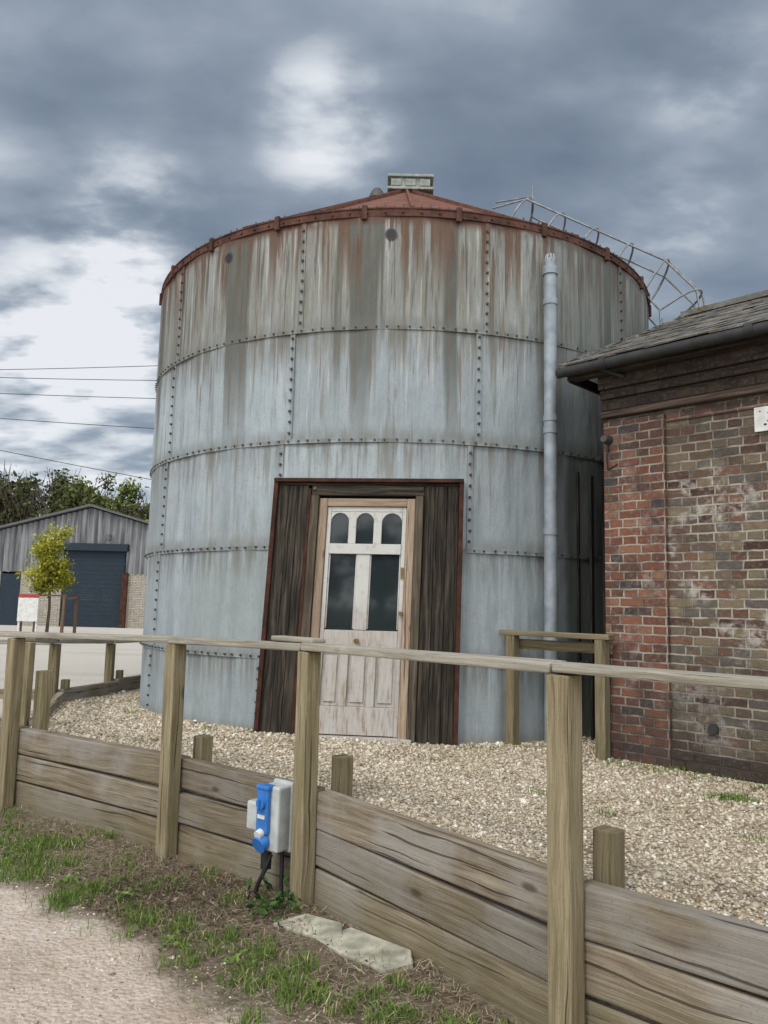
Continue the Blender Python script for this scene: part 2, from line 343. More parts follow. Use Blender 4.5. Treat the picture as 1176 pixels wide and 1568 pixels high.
# ---------------------------------------------------------------- fence polyline and ground
PL=[(-400,250),(-30,22.8),(-5.5,7.9),(-2.83,6.2),(-1.30,5.17),(-.35,4.40),(.75,3.04),(2.2,1.75),(5,-1.0),(9,-4.6),(400,-320)]
px=np.array([p[0] for p in PL]);py=np.array([p[1] for p in PL])
def fy(x): return np.interp(x,px,py)
def zup(x,y):
    d=np.maximum(0,(y-fy(x))); return .14*np.clip(1-d/3.6,0,1)**1.3
def zlow(x,y):
    b=np.vectorize(lambda a,c: mn.noise((a*2.1,c*2.1,.3))*.025+mn.noise((a*7,c*7,2.3))*.014)(x,y)
    e=y+.9*x-2.75
    return -.41+b*np.clip(e*3+.5,.15,1)+.02*np.clip(e,0,1)
def build_ground():
    xs=np.concatenate([[-400,-200,-90,-45,-30,-20,-14,-10],np.arange(-8,5.01,.07),[6,7,9,14,25,60,150,400]])
    xs=np.unique(np.concatenate([xs,px])); ts=np.concatenate([-np.array([600,250,100,45,20,12,8]),np.arange(-6,-.1,.09),[-.05,.03,.075],np.arange(.25,8,.3),[9,11,14,20,30,45,80,150,400,900]])
    ts=np.unique(ts)
    X0=xs;Y0=fy(xs); X=X0[:,None]+ts[None]*.6; Y=Y0[:,None]+ts[None]*.8
    Z=np.where(ts[None]>.05,zup(X,Y),0)
    lo=ts<.05; Z[:,lo]=zlow(X[:,lo],Y[:,lo])
    V=np.stack([X,Y,Z],-1).reshape(-1,3); n,m=len(xs),len(ts)
    F=[]
    for i in range(n-1):
        for j in range(m-1):
            a=i*m+j; F.append((a,a+m,a+m+1,a+1))
    me=bpy.data.meshes.new('ground'); me.from_pydata(V.tolist(),[],F); me.materials.append(M['ground']); me.update()
    me.polygons.foreach_set('use_smooth',[True]*len(F))
    o=bpy.data.objects.new('ground',me); COL.objects.link(o)
build_ground()
# ---------------------------------------------------------------- silo
C=Vector((.207,10.31,0)); R=3.21; TZ=[-.1,.72,1.75,2.77,3.87,5.05]
def cp(th,r,z): th=math.radians(th); return Vector((C.x+r*math.sin(th),C.y-r*math.cos(th),z))
silo_e=empty('steel_silo')
SEAM0=-19.3; STEP=360/11
def tier_shift(i): return -1.35*(4-i)
DL,DR,DT=-22,9,2.36
mb=MB()
for i in range(5):
    z0,z1=TZ[i],TZ[i+1]; r=R+.003*i
    zs=[z0,z1] if i!=2 else [z0,DT,z1]
    for za,zb in zip(zs,zs[1:]):
        for k in range(360):
            a0=k-180
            if a0>=DL and a0<DR and zb<=DT+.001: continue
            pan=math.floor((a0-SEAM0-tier_shift(i))/STEP); random.seed(pan*13+i*101); tt=random.random()
            th0,th1=a0,a0+1
            def wob(a): return r+.008*math.sin(math.radians(a*11+i*40))+.005*math.sin(math.radians(a*37+i*90))
            vs=[cp(th0,wob(th0),za),cp(th1,wob(th1),za),cp(th1,wob(th1),zb),cp(th0,wob(th0),zb)]
            mb.add(vs,[(0,1,2,3)],[[(math.radians(th0)*R,za),(math.radians(th1)*R,za),(math.radians(th1)*R,zb),(math.radians(th0)*R,zb)]],0,tt,True)
random.seed(11)
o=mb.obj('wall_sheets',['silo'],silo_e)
bm=bmesh.new(); bm.from_mesh(o.data); bmesh.ops.remove_doubles(bm,verts=bm.verts,dist=.0008); bm.to_mesh(o.data); bm.free()
mb=MB()
def ring(z,r,h,th,mi,a0=-180,a1=180,step=2):
    n=int((a1-a0)/step)
    for k in range(n):
        a=a0+k*step;b=a+step
        vs=[cp(a,r,z),cp(b,r,z),cp(b,r,z+h),cp(a,r,z+h),cp(a,r-th,z),cp(b,r-th,z),cp(a,r-th,z+h),cp(b,r-th,z+h)]
        u0,u1=math.radians(a)*R,math.radians(b)*R
        mb.add(vs,[(0,1,2,3),(4,5,1,0),(3,2,7,6)],[[(u0,z),(u1,z),(u1,z+h),(u0,z+h)]]*3,mi,.3,False)
for i,z in enumerate(TZ[1:5]):
    if z<DT:
        ring(z-.028,R+.018,.045,.05,0,-180,DL); ring(z-.028,R+.018,.045,.05,0,DR+1,180,1)
    else: ring(z-.028,R+.024,.045,.05,0)
ring(4.985,R+.028,.07,.06,1); ring(5.057,R+.036,.014,.1,1)
for i in range(5):
    for k in range(11):
        th=SEAM0+tier_shift(i)+k*STEP
        if th>180: th-=360
        if DL<th<DR and TZ[i]<1.7: continue
        z0,z1=TZ[i]+.02,TZ[i+1]-.03
        if DL-1<th<DR+1: z0=max(z0,DT+.04)
        if z1<z0: continue
        a0,a1=th-.55,th+.35
        u0,u1=math.radians(a0)*R,math.radians(a1)*R
        vs=[cp(a0,R+.017,z0),cp(a1,R+.017,z0),cp(a1,R+.017,z1),cp(a0,R+.017,z1),cp(a0,R-.01,z0),cp(a0,R-.01,z1),cp(a1,R-.01,z0),cp(a1,R-.01,z1)]
        uq=[(u0,z0),(u1,z0),(u1,z1),(u0,z1)]
        mb.add(vs,[(0,1,2,3),(4,0,3,5),(1,6,7,2)],[uq,uq,uq],0,.25)
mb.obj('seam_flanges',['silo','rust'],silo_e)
mb=MB()
def bolt(th,z,r0,s=.009,mi=0,l=.016):
    nn=Vector((math.sin(math.radians(th)),-math.cos(math.radians(th)),0)); p=cp(th,r0,z)
    a=Vector((math.cos(math.radians(th)),math.sin(math.radians(th)),0))
    vs=[]
    for d,ss in ((0,s*1.25),(l,s)):
        for k in range(6):
            t=k*math.pi/3; vs.append(p+nn*d+(a*math.cos(t)+Z3*math.sin(t))*ss)
    mb.add(vs,[(k,(k+1)%6,6+(k+1)%6,6+k) for k in range(6)]+[(6,7,8,9,10,11)],None,mi,.5)
for z in TZ[1:5]:
    nb=190
    for k in range(nb):
        th=-180+k*360/nb
        if abs(th)>112: continue
        if z<DT and DL-1<th<DR+2: continue
        if random.random()<.03: continue
        bolt(th+random.uniform(-.2,.2),z-.003+random.uniform(-.004,.004),R+.022)
for i in range(5):
    for k in range(11):
        th=SEAM0+tier_shift(i)+k*STEP
        if th>180: th-=360
        if abs(th)>110: continue
        z=TZ[i]+.08
        while z<TZ[i+1]-.05:
            if not (DL-1<th<DR+1 and z<DT+.05): bolt(th-.1+random.uniform(-.08,.08),z,R+.015,.012,0,.022)
            z+=.105+random.uniform(-.006,.006)
for k in range(230):
    th=-180+k*360/230
    p=cp(th,R+.012,5.07); mb.tube([p,p+Vector((0,0,.03+random.uniform(-.01,.01)))],.007,5,0)
    if abs(th)<112 and k%2==0: bolt(th,5.02,R+.028,.010,1)
for k in range(22):
    th=SEAM0+tier_shift(4)+k*STEP/2+11
    e=Vector((math.cos(math.radians(th)),math.sin(math.radians(th)),0)); nn=Vector((math.sin(math.radians(th)),-math.cos(math.radians(th)),0))
    mb.box(cp(th,R+.034,5.02),(.026,.018,.07),(e,nn,Z3),1)
mb.obj('bolts',['bolt','rust'],silo_e)
mb=MB(); ns=88; RZ0,RZ1=5.06,6.90
for k in range(ns):
    a0,a1=k*360/ns,(k+1)*360/ns
    vs=[cp(a0,R+.02,RZ0),cp(a1,R+.02,RZ0),cp(a1,.28,RZ1),cp(a0,.28,RZ1)]
    mb.add(vs,[(0,1,2,3)],None,0,.5,False)
for k in range(22):
    th=k*360/22; a=cp(th,R,RZ0+.025);b=cp(th,.3,RZ1+.02); mb.beam(a,b,.03,.04,Z3,0)
for k in range(24):
    a0,a1=k*15,(k+1)*15
    mb.add([cp(a0,.3,RZ1-.03),cp(a1,.3,RZ1-.03),cp(a1,.3,RZ1+.04),cp(a0,.3,RZ1+.04),Vector((C.x,C.y,RZ1+.04))],[(0,1,2,3),(3,2,4)],None,0)
mb.obj('conical_roof',['roofred'],silo_e)
mb=MB()
mb.box((C.x+.05,C.y-.05,RZ1+.13),(.27,.24,.09)); mb.box((C.x+.05,C.y-.05,RZ1+.235),(.32,.28,.02)); mb.box((C.x+.05,C.y-.05,RZ1+.05),(.32,.28,.02))
for dx in (-.2,0,.2): mb.box((C.x+.05+dx,C.y-.3,RZ1+.14),(.07,.012,.05))
mb.obj('roof_vent_box',['ventgrey'],silo_e,.008)
mb=MB(); q=cp(-22,1.05,6.40)
mb.tube([q,q+Vector((0,0,.06)),q+Vector((0,0,.11)),q+Vector((0,0,.14))],.12,14,0,r1=.05)
mb.obj('roof_hatch_cap',['bolt'],silo_e)
mb=MB()
for th in (-3.6,-36):
    nn=Vector((math.sin(math.radians(th)),-math.cos(math.radians(th)),0)); p=cp(th,R-.01,4.80)
    mb.tube([p,p+nn*.035],.06,20,0); mb.tube([p+nn*.035,p+nn*.038],.045,20,1)
mb.obj('portholes',['bolt','cable'],silo_e)
mb=MB(); TH=71
rd=Vector((math.sin(math.radians(TH)),-math.cos(math.radians(TH)),0)); sd=Vector((math.cos(math.radians(TH)),math.sin(math.radians(TH)),0))
slope=(RZ1-RZ0)/(R-.28); dn=Vector((rd.x,rd.y,-slope)).normalized(); up=Vector((rd.x*slope,rd.y*slope,1)).normalized()
base=cp(TH,R,RZ0)
stations=[]
for k in range(5): stations.append((base-dn*(.50*k+.05),up))
stations=stations[::-1]
stations.append((base+Vector((0,0,-.22))+rd*.14,(up+rd*.9).normalized())); stations.append((base+Vector((0,0,-.62))+rd*.16,(rd+up*.25).normalized()))
stations.append((base+Vector((0,0,-1.3))+rd*.16,rd))
hoops=[]
for p,u in stations:
    pts=[p+sd*(-.33)]
    for a in range(0,181,15):
        aa=math.radians(a); pts.append(p+sd*(-.34*math.cos(aa))+u*(.26+.32*math.sin(aa)))
    pts.append(p+sd*.33); hoops.append(pts); mb.tube(pts,.014,6)
for idx in (0,4,7,10,14):
    mb.tube([h[idx] for h in hoops],.013,6)
for k in range(14):
    p=base-dn*(.2*k)+up*.05; mb.tube([p-sd*.25,p+sd*.25],.012,6)
for k in range(5):
    p=base+rd*.16+Vector((0,0,-.3-.28*k)); mb.tube([p-sd*.25,p+sd*.25],.012,6)
h=hoops[0]; top=h[7]
mb.tube([top,top+Z3*.22],.014,6); mb.tube([h[4]-dn*.35+up*-.2,top+Z3*.08,h[10]],.012,6); mb.tube([h[1]-dn*.3-up*.1,h[4]],.012,6)
mb.obj('roof_ladder_cage',['ladder'],silo_e)
pe=empty('drainpipe'); mb=MB(); pp=Vector((1.585,7.26,0))
mb.tube([pp+Z3*-.05,pp+Z3*4.55],.062,20); mb.tube([pp+Z3*4.50,pp+Z3*4.58],.075,20); mb.tube([pp+Z3*4.58,pp+Z3*4.66],.055,12)
for k in range(8):
    a=k*math.pi/4; mb.tube([pp+Vector((.05*math.cos(a),.05*math.sin(a),4.64)),pp+Vector((.035*math.cos(a),.035*math.sin(a),4.71))],.009,5)
for z in (4.22,3.05,2.93,1.95,.95): mb.tube([pp+Z3*(z-.03),pp+Z3*(z+.03)],.070,20)
for z in (4.15,2.9,1.9,.9): mb.beam(pp+Vector((0,0,z)),pp+Vector((-.02,.35,z)),.03,.03)
mb.obj('pipe',['galv'],pe)
# ---------------------------------------------------------------- doorway
th=math.radians(6.5); DN=Vector((-math.sin(th),-math.cos(th),0)); DE=Vector((math.cos(th),-math.sin(th),0)); DO=C+DN*3.19
def dwarp(v):
    v=Vector(v); d=v-DO; l=d.dot(DE); z=v.z; k=max(-.1,1-z/2.36)
    return tuple(v+DE*(k*(-.065+.035*l/.87)))
dax=(DE,DN,Z3); zax=(Z3,DN,DE)
def B(mb,l0,l1,z0,z1,d0,d1,mi=0,vert=False,tint=None):
    c=DO+DE*(l0+l1)/2+DN*(d0+d1)/2+Z3*(z0+z1)/2
    if vert: mb.box(c,((z1-z0)/2,(d1-d0)/2,(l1-l0)/2),zax,mi,tint)
    else: mb.box(c,((l1-l0)/2,(d1-d0)/2,(z1-z0)/2),dax,mi,tint)
door=empty('silo_doorway')
mb=MB()
for s_ in (-1,1):
    B(mb,s_*.875-.02,s_*.875+.02,-.03,2.36,-.02,.035,0,True); B(mb,s_*.885-.008,s_*.885+.008,-.03,2.36,-.2,-.02,0,True)
B(mb,-.895,.895,2.36,2.395,-.18,.05,0)
B(mb,-.56,-.535,-.03,2.30,.005,.03,0,True)
mb.obj('rusty_angle_frame',['darkrust'],door,.003,1,dwarp)
mb=MB()
for l0,l1 in ((-.853,-.755),(-.752,-.66),(-.656,-.565),(.53,.63),(.634,.74),(.744,.853)):
    B(mb,l0,l1,-.03,2.33,-.03+random.uniform(-.006,.0),.0+random.uniform(-.012,.006),0,True)
B(mb,-.53,.53,2.235,2.33,-.04,.015,0); B(mb,-.853,.853,2.332,2.358,-.05,.0,0)
mb.obj('blackened_side_boards',['blackwood'],door,.004,1,dwarp)
mb=MB()
B(mb,-.533,-.455,-.03,2.233,-.05,.03,0,True); B(mb,.455,.527,-.03,2.233,-.05,.03,0,True)
for l in (-.5,.5): B(mb,l-.015,l+.015,2.285,2.315,.015,.03,0)
mb.obj('door_posts',['jamb'],door,.005,1,dwarp)
mb=MB()
B(mb,-.452,-.375,.02,2.21,-.06,.0,0,True); B(mb,.375,.452,.02,2.21,-.06,.0,0,True); B(mb,-.373,.373,2.135,2.21,-.06,-.002,0)
mb.obj('door_frame',['doorframe'],door,.005,1,dwarp)
mb=MB()
A,Bk=-.055,-.022
def V_(l0,l1,z0,z1,d1=Bk,mi=0): B(mb,l0,l1,z0,z1,A,d1,mi,l1-l0<z1-z0)
V_(-.372,-.335,.04,2.132); V_(.335,.372,.04,2.132)
V_(-.333,.333,2.088,2.132); V_(-.333,.333,1.69,1.785,Bk+.012)
for a,b in ((-.165,-.095),(.07,.145)): V_(a,b,1.787,2.086)
for a,b in ((-.333,-.165),(-.095,.07),(.145,.333)):
    r=(b-a)/2; cx=(a+b)/2; zc=2.075-r; n=12
    for k in range(n):
        a0=math.pi-math.pi*k/n; a1=math.pi-math.pi*(k+1)/n
        l0,z0=cx+r*math.cos(a0),zc+r*math.sin(a0); l1,z1=cx+r*math.cos(a1),zc+r*math.sin(a1)
        f=lambda l,z,d: DO+DE*l+DN*d+Z3*z
        vs=[f(l0,z0,Bk),f(l1,z1,Bk),f(l1,2.086,Bk),f(l0,2.086,Bk),f(l0,z0,A),f(l1,z1,A)]
        mb.add(vs,[(0,1,2,3),(0,4,5,1)],None,0,.5)
V_(-.07,.05,.99,1.688)
for a,b in ((-.333,-.07),(.05,.333)):
    V_(a,a+.012,1.0,1.688,Bk-.012);V_(b-.012,b,1.0,1.688,Bk-.012)
V_(-.333,.333,.79,.985,Bk+.001); V_(-.333,.333,.045,.295)
for a,b in ((-.17,-.10),(.08,.15)): V_(a,b,.297,.788)
for a,b in ((-.333,-.17),(-.10,.08),(.15,.333)):
    V_(a,b,.297,.788,-.050); V_(a+.03,b-.03,.335,.75,-.036)
B(mb,-.50,.50,-.03,.035,-.06,.06,0)
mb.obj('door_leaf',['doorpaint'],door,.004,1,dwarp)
mb=MB(); B(mb,-.34,.34,.98,2.09,-.052,-.047,0); mb.obj('door_glass',['glass'],door,0,1,dwarp)
mb=MB(); B(mb,-.86,.86,-.03,2.35,-.16,-.09,0); mb.obj('dark_backing',['cable'],door,0,1,dwarp)
M['brass']=simple('old_brass',(.25,.17,.07),.4,.8)
mb=MB(); q=DO+DE*-.03+Z3*.89+DN*-.02; mb.tube([q,q+DN*.03,q+DN*.055],.022,12,0)
q=DO+DE*.355+Z3*1.15+DN*-.02; mb.tube([q,q+DN*.05],.018,12,0); B(mb,.34,.365,1.47,1.57,-.022,-.01,0)
mb.obj('door_handles',['brass'],door,0,1,dwarp)
# ---------------------------------------------------------------- brick building
bb=empty('brick_outbuilding'); BC=Vector((1.96,6.65,0)); bd=Vector((.7071,-.7071,0)); bn=Vector((-.7071,-.7071,0)); L=5.6; DEP=4.6
def BB(mb,s0,s1,w0,w1,z0,z1,mi=0,tint=None):
    mb.box(BC+bd*(s0+s1)/2+bn*(w0+w1)/2+Z3*(z0+z1)/2,((s1-s0)/2,(w1-w0)/2,(z1-z0)/2),(bd,bn,Z3),mi,tint)
mb=MB(); BB(mb,.0,L,-.3,0,-.1,3.12,0); BB(mb,.0,.3,-DEP,-.302,-.1,3.12,0); BB(mb,L-.3,L,-DEP,-.302,-.1,3.12,0); BB(mb,.302,L-.302,-DEP,-DEP+.3,-.1,3.12,0)
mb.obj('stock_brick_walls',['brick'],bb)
mb=MB(); BB(mb,-.02,.53,-.2,.045,-.1,2.86,0); BB(mb,.535,L,-.1,.012,2.79,2.86,0)
mb.obj('red_brick_pilaster',['redbrick'],bb,.006,2)
mb=MB(); BB(mb,.53,L,-.1,.04,-.1,.14,0); BB(mb,-.03,L,-.2,.055,2.96,3.06,0); BB(mb,-.03,L,-.2,.085,3.062,3.14,0); BB(mb,-.03,L,-.3,.12,3.142,3.27,0)
mb.obj('eaves_brick_courses',['darkbrick'],bb,.006,2)
mb=MB(); BB(mb,-.04,L,-.1,.065,2.90,2.957,0); mb.obj('timber_plate',['beam'],bb,.006,1)
pit=math.radians(25); ev=Vector((-bn.x*math.cos(pit),-bn.y*math.cos(pit),math.sin(pit))); nr=Vector((bn.x*math.sin(pit),bn.y*math.sin(pit),math.cos(pit)))
E0=BC+bn*.27+bd*-.27+Z3*3.36; RL=(DEP/2+.27)/math.cos(pit)
mb=MB()
for side in (0,1):
    if side==0: e0,e_,n_=E0,ev,nr
    else:
        e0=BC+bn*(-DEP-.27)+bd*-.27+Z3*3.36; e_=Vector((bn.x*math.cos(pit),bn.y*math.cos(pit),math.sin(pit))); n_=Vector((-bn.x*math.sin(pit),-bn.y*math.sin(pit),math.cos(pit)))
    LL=L+.54
    mb.box(e0+bd*LL/2+e_*RL/2-n_*.03,(LL/2,RL/2,.025),(bd,e_,n_),1)
    rows=int(RL/.2)
    tl=(e_*1.0+n_*-.03).normalized(); tn_=bd.cross(tl)
    if tn_.z<0: tn_=-tn_
    for r_ in range(rows+1):
        off=.13*(r_%2)
        for c_ in range(int(LL/.26)+1):
            s0=c_*.26-off; s1=min(s0+.253,LL+.01); s0=max(s0,-.01)
            if s1-s0<.03: continue
            mb.box(e0+bd*(s0+s1)/2+e_*(min(r_*.2+.11,RL-.08)-.02+random.uniform(-.012,.012))+n_*(.016+random.uniform(0,.008)),((s1-s0)/2,.125,.007),(bd,tl,tn_),0,None,.004)
mb.box(BC+bn*(-DEP/2)+bd*(L/2)+Z3*(3.36+math.sin(pit)*RL+.03),(L/2+.28,.1,.03),(bd,bn,Z3),0)
for k in range(40):
    p=E0+ev*(.07*k)+bd*.0+nr*.02; mb.box(p,(.03,.035,.018),(bd,ev,nr),0,None,.012)
mb.obj('slate_roof',['slate','soffit'],bb)
mb=MB(); BB(mb,-.27,L+.2,.2,.225,3.25,3.335,0); BB(mb,-.27,-.245,-DEP,.2,3.24,3.33,0)
BB(mb,-.24,L,.122,.2,3.255,3.27,0)
vs=[BC+bd*.1+bn*0+Z3*3.1,BC+bd*.1+bn*(-DEP)+Z3*3.1,BC+bd*.1+bn*(-DEP/2)+Z3*(3.3+1.1)]
mb.add(vs,[(0,1,2)],None,0); mb.add([v+bd*(L-.2) for v in vs],[(2,1,0)],None,0)
mb.obj('eaves_timbers',['soffit'],bb)
mb=MB(); g0=BC+bn*.28+bd*-.33+Z3*3.318; g1=BC+bn*.28+bd*(L+.2)+Z3*3.30
mb.tube([g0,g1],.046,14)
for k in range(5):
    p=g0+bd*(.45+1.2*k); mb.tube([p-bd*.03,p+bd*.03],.054,14)
mb.tube([g0+bd*.4+Z3*-.03,g0+bd*.55+bn*-.16+Z3*-.10],.02,8)
mb.obj('cast_iron_gutter',['iron'],bb)
mb=MB(); BB(mb,1.24,1.5,.012,.03,2.60,2.79,0); mb.obj('wall_plaque',['white'],bb,.003)
mb=MB()
for k in range(12):
    a=random.uniform(1.26,1.46); z=random.uniform(2.62,2.76); BB(mb,a,a+random.uniform(.008,.02),.03,.032,z,z+random.uniform(.008,.02),0)
mb.obj('plaque_markings',['cable'],bb)
mb=MB(); q=BC+bd*.03+bn*.045+Z3*2.70; mb.tube([q,q+bn*.06,q+bn*.09],.045,12,0,r1=.03); mb.tube([q+Z3*-.05,q+Vector((-.03,-.03,-.16)),q+Vector((-.01,0,-.26)),q+Vector((.06,-.06,-.22))],.008,6,1)
mb.obj('bulkhead_lamp',['bolt','cable'],bb)
mb=MB(); q=BC+bd*.86+bn*.0+Z3*.34; mb.tube([q,q+bn*.03],.04,14); mb.obj('wall_vent',['iron'],bb)
# ---------------------------------------------------------------- gate in gap
ge=empty('timber_gate'); mb=MB()
ga=Vector((1.16,7.17,0)); gb=Vector((1.90,6.50,0)); gdir=(gb-ga).normalized()
for p,h in ((ga+gdir*.06,.98),(gb+gdir*-.06,.98)): mb.beam(p+Z3*-.1,p+Z3*h,.10,.09,gdir,0,.05)
mb.beam(ga-gdir*.05+Z3*1.0,gb+gdir*.03+Z3*1.0,.11,.045,Z3,0,.2)
mb.beam(ga+Z3*.90+Vector((.05,.06,0)),gb+Z3*.90+Vector((.05,.06,0)),.03,.09,Z3,0,.0)
mb.obj('gate_frame',['jamb' if False else 'post'],ge,.005,1)
mb=MB()
a=Vector((1.74,7.72,0)); b=Vector((2.55,7.30,0)); gd=(b-a).normalized()
for k in range(8):
    p=a+gd*(.125*k-.02); mb.beam(p+Z3*-.05,p+Z3*(2.55+.02*(k%3)),.123,.02,gd,0,.02)
mb.obj('gap_shade_panel',['blackwood'],ge)  # added dark panel, stands in for the shade in the gap
# ---------------------------------------------------------------- sleeper wall + fence
def seg(i): return Vector((*PL[i],0)),Vector((*PL[i+1],0))
we=empty('sleeper_retaining_wall'); mb=MB()
for i in range(2,8):
    a,b=seg(i); d=(b-a).normalized(); n_=Vector((d.y,-d.x,0))
    if n_.y>0: n_=-n_
    for r_,zt in enumerate([.2,-.003,-.205]):
        sag=random.uniform(-.009,.009); hh=.2 if r_<2 else .28
        mb.beam(a+d*.006-n_*(.05+random.uniform(-.006,.018))+Z3*(zt-hh/2+sag),b-d*.006-n_*(.05+random.uniform(-.006,.018))+Z3*(zt-hh/2-sag),.1,hh-.014,Z3,0,None,.006)
mb.obj('sleepers',['sleeper'],we,.012,3)
fe=empty('post_and_rail_fence'); mb=MB(); stub=MB()
tops={2:.86,3:.93,4:.97,5:.985,6:1.005,7:1.0,8:.98}
PC={}
for i in range(2,9):
    p=Vector((*PL[i],0)); d=(Vector((*PL[i+1],0))-Vector((*PL[i-1],0))).normalized(); n_=Vector((d.y,-d.x,0))
    if n_.y>0: n_=-n_
    c=p+n_*.055; PC[i]=(c,d,n_)
    lean=Vector((random.uniform(-.016,.016),random.uniform(-.012,.012),0))
    mb.beam(c+Z3*-.6,c+lean+Z3*(tops[i]-.035),.098,.098,d,0,.35+.3*random.random(),.004)
    q=p-n_*.16+d*.05; hs=.36 if i!=3 else .62
    stub.beam(q+Z3*-.2,q+Z3*(hs+random.uniform(-.03,.02)),.095,.09,d,0,None,.004)
mb.obj('posts',['post'],fe,.007,2); stub.obj('cut_off_posts',['post'],we,.007,2)
mb=MB()
for i in range(2,8):
    c0,d0,n0=PC[i]; c1,d1,n1=PC[i+1]; d=(c1-c0).normalized()
    mb.beam(c0-d*.03+Z3*(tops[i]-.01),c1+d*(-.035)+Z3*(tops[i+1]-.01),.11,.042,Z3,0,.5+.4*random.random(),.004)
c,d,n_=PC[5]; mb.beam(c-d*.33+Z3*(tops[5]+.026)-n_*.01,c+d*.06+Z3*(tops[5]+.026)-n_*.01,.10,.028,Z3,0)
mb.obj('top_rails',['rail'],fe,.008,2)
f2=empty('yard_edge_fence'); mb=MB(); mr=MB(); ms=MB()
Q=[(-3.05,6.75,.86),(-3.75,9.0,.72),(-3.58,10.36,.66),(-3.05,12.9,.62)]
for (x,y,h) in Q: mb.beam((x,y,-.1),(x,y,h-.03),.1,.1,Y3,0,None,.003); mb.beam((x+.1,y+.12,-.1),(x+.1,y+.12,.28),.08,.08,Y3,0)
for a,b in zip(Q,Q[1:]):
    mr.beam((a[0],a[1]+.02,a[2]),(b[0],b[1]-.02,b[2]),.11,.05,Z3,0); ms.beam((a[0]+.1,a[1],.08),(b[0]+.1,b[1],.05),.08,.2,Z3,0)
mr.beam((-3.8,9.05,.70),(-9,8.6,.70),.11,.05,Z3,0); ms.beam((-3.7,9.1,.06),(-9,8.7,.06),.08,.2,Z3,0); mb.beam((-6,8.85,-.1),(-6,8.85,.68),.1,.1,Y3)
mb.obj('posts',['post'],f2,.006,1); mr.obj('rails',['rail'],f2,.006,1); ms.obj('edge_boards',['sleeper'],f2,.006,1)
# ---------------------------------------------------------------- socket outlet
se=empty('outdoor_power_socket')
d=(Vector((-.35,4.40,0))-Vector((-1.30,5.17,0))).normalized(); n_=Vector((d.y,-d.x,0))
if n_.y>0:n_=-n_
so=Vector((-.35,4.40,0))-d*.21; ax=(d,n_,Z3)
mb=MB(); mb.box(so+n_*.07+Z3*.03,(.07,.06,.175),ax,0); mb.box(so-d*.17+n_*.04+Z3*-.0,(.075,.04,.08),ax,0); mb.box(so+n_*.02+Z3*.03,(.08,.018,.19),ax,0)
mb.obj('grey_housing',['greyplastic'],se,.014,3)
mb=MB(); mb.box(so-d*.03+n_*.145+Z3*.07,(.045,.014,.12),ax,0); mb.box(so-d*.03+n_*.13+Z3*.195,(.05,.035,.012),ax,0)
q=so-d*.03+n_*.15+Z3*-.09; mb.tube([q+n_*-.02,q+n_*.025+Z3*-.02],.045,20)
mb.obj('blue_cover',['blue'],se,.008,3)
mb=MB(); q=so-d*.03+n_*.155+Z3*.11; mb.tube([q,q+n_*.022],.030,18); mb.box(q+n_*.028,(.007,.008,.027),ax,0); mb.obj('rotary_switch',['blue'],se,.002)
mb=MB(); mb.box(q+n_*.006-Z3*.07,(.028,.003,.010),ax,0); mb.tube([q-Z3*.155+n_*.0,q-Z3*.165+n_*.03],.025,16); mb.obj('label_and_socket_face',['white'],se)
mb=MB(); q=so+n_*.09+Z3*-.15-d*.05
mb.tube([q,q+Vector((0,-.01,-.1))],.030,12); mb.tube([q+Vector((0,-.01,-.1)),q+Vector((-.03,-.02,-.16)),q+Vector((-.05,0,-.22)),q+Vector((-.02,.02,-.28))],.012,8)
mb.tube([so+n_*.05-Z3*.12+d*.03,so+n_*.06-Z3*.45+d*.05],.012,8); mb.tube([q+Vector((.03,-.02,-.02)),q+Vector((-.01,-.05,-.12)),q+Vector((.02,-.03,-.19))],.01,8)
mb.obj('cables',['cable'],se)
for (x,y,a,pts,z) in ((-.31,4.06,-.55,[(-.19,-.07),(.12,-.10),(.20,-.02),(.13,.08),(-.10,.09)],-.388),(-.03,3.80,-.80,[(-.26,-.09),(-.05,-.11),(.22,-.10),(.27,.03),(.18,.11),(-.22,.10)],-.382)):
    mb=MB(); e=Vector((math.cos(a),math.sin(a),.04)).normalized(); f=Vector((-math.sin(a),math.cos(a),.08)).normalized(); nn=e.cross(f); o_=Vector((x,y,z)); m_=len(pts)
    vs=[o_+e*p_[0]+f*p_[1]-nn*.02 for p_ in pts]+[o_+e*p_[0]+f*p_[1]+nn*.018 for p_ in pts]
    mb.add(vs,[tuple(range(m_,2*m_)),tuple(reversed(range(m_)))]+[(i_,(i_+1)%m_,m_+(i_+1)%m_,m_+i_) for i_ in range(m_)],None,0)
    mb.obj('concrete_slab',['slab'],None,.006)
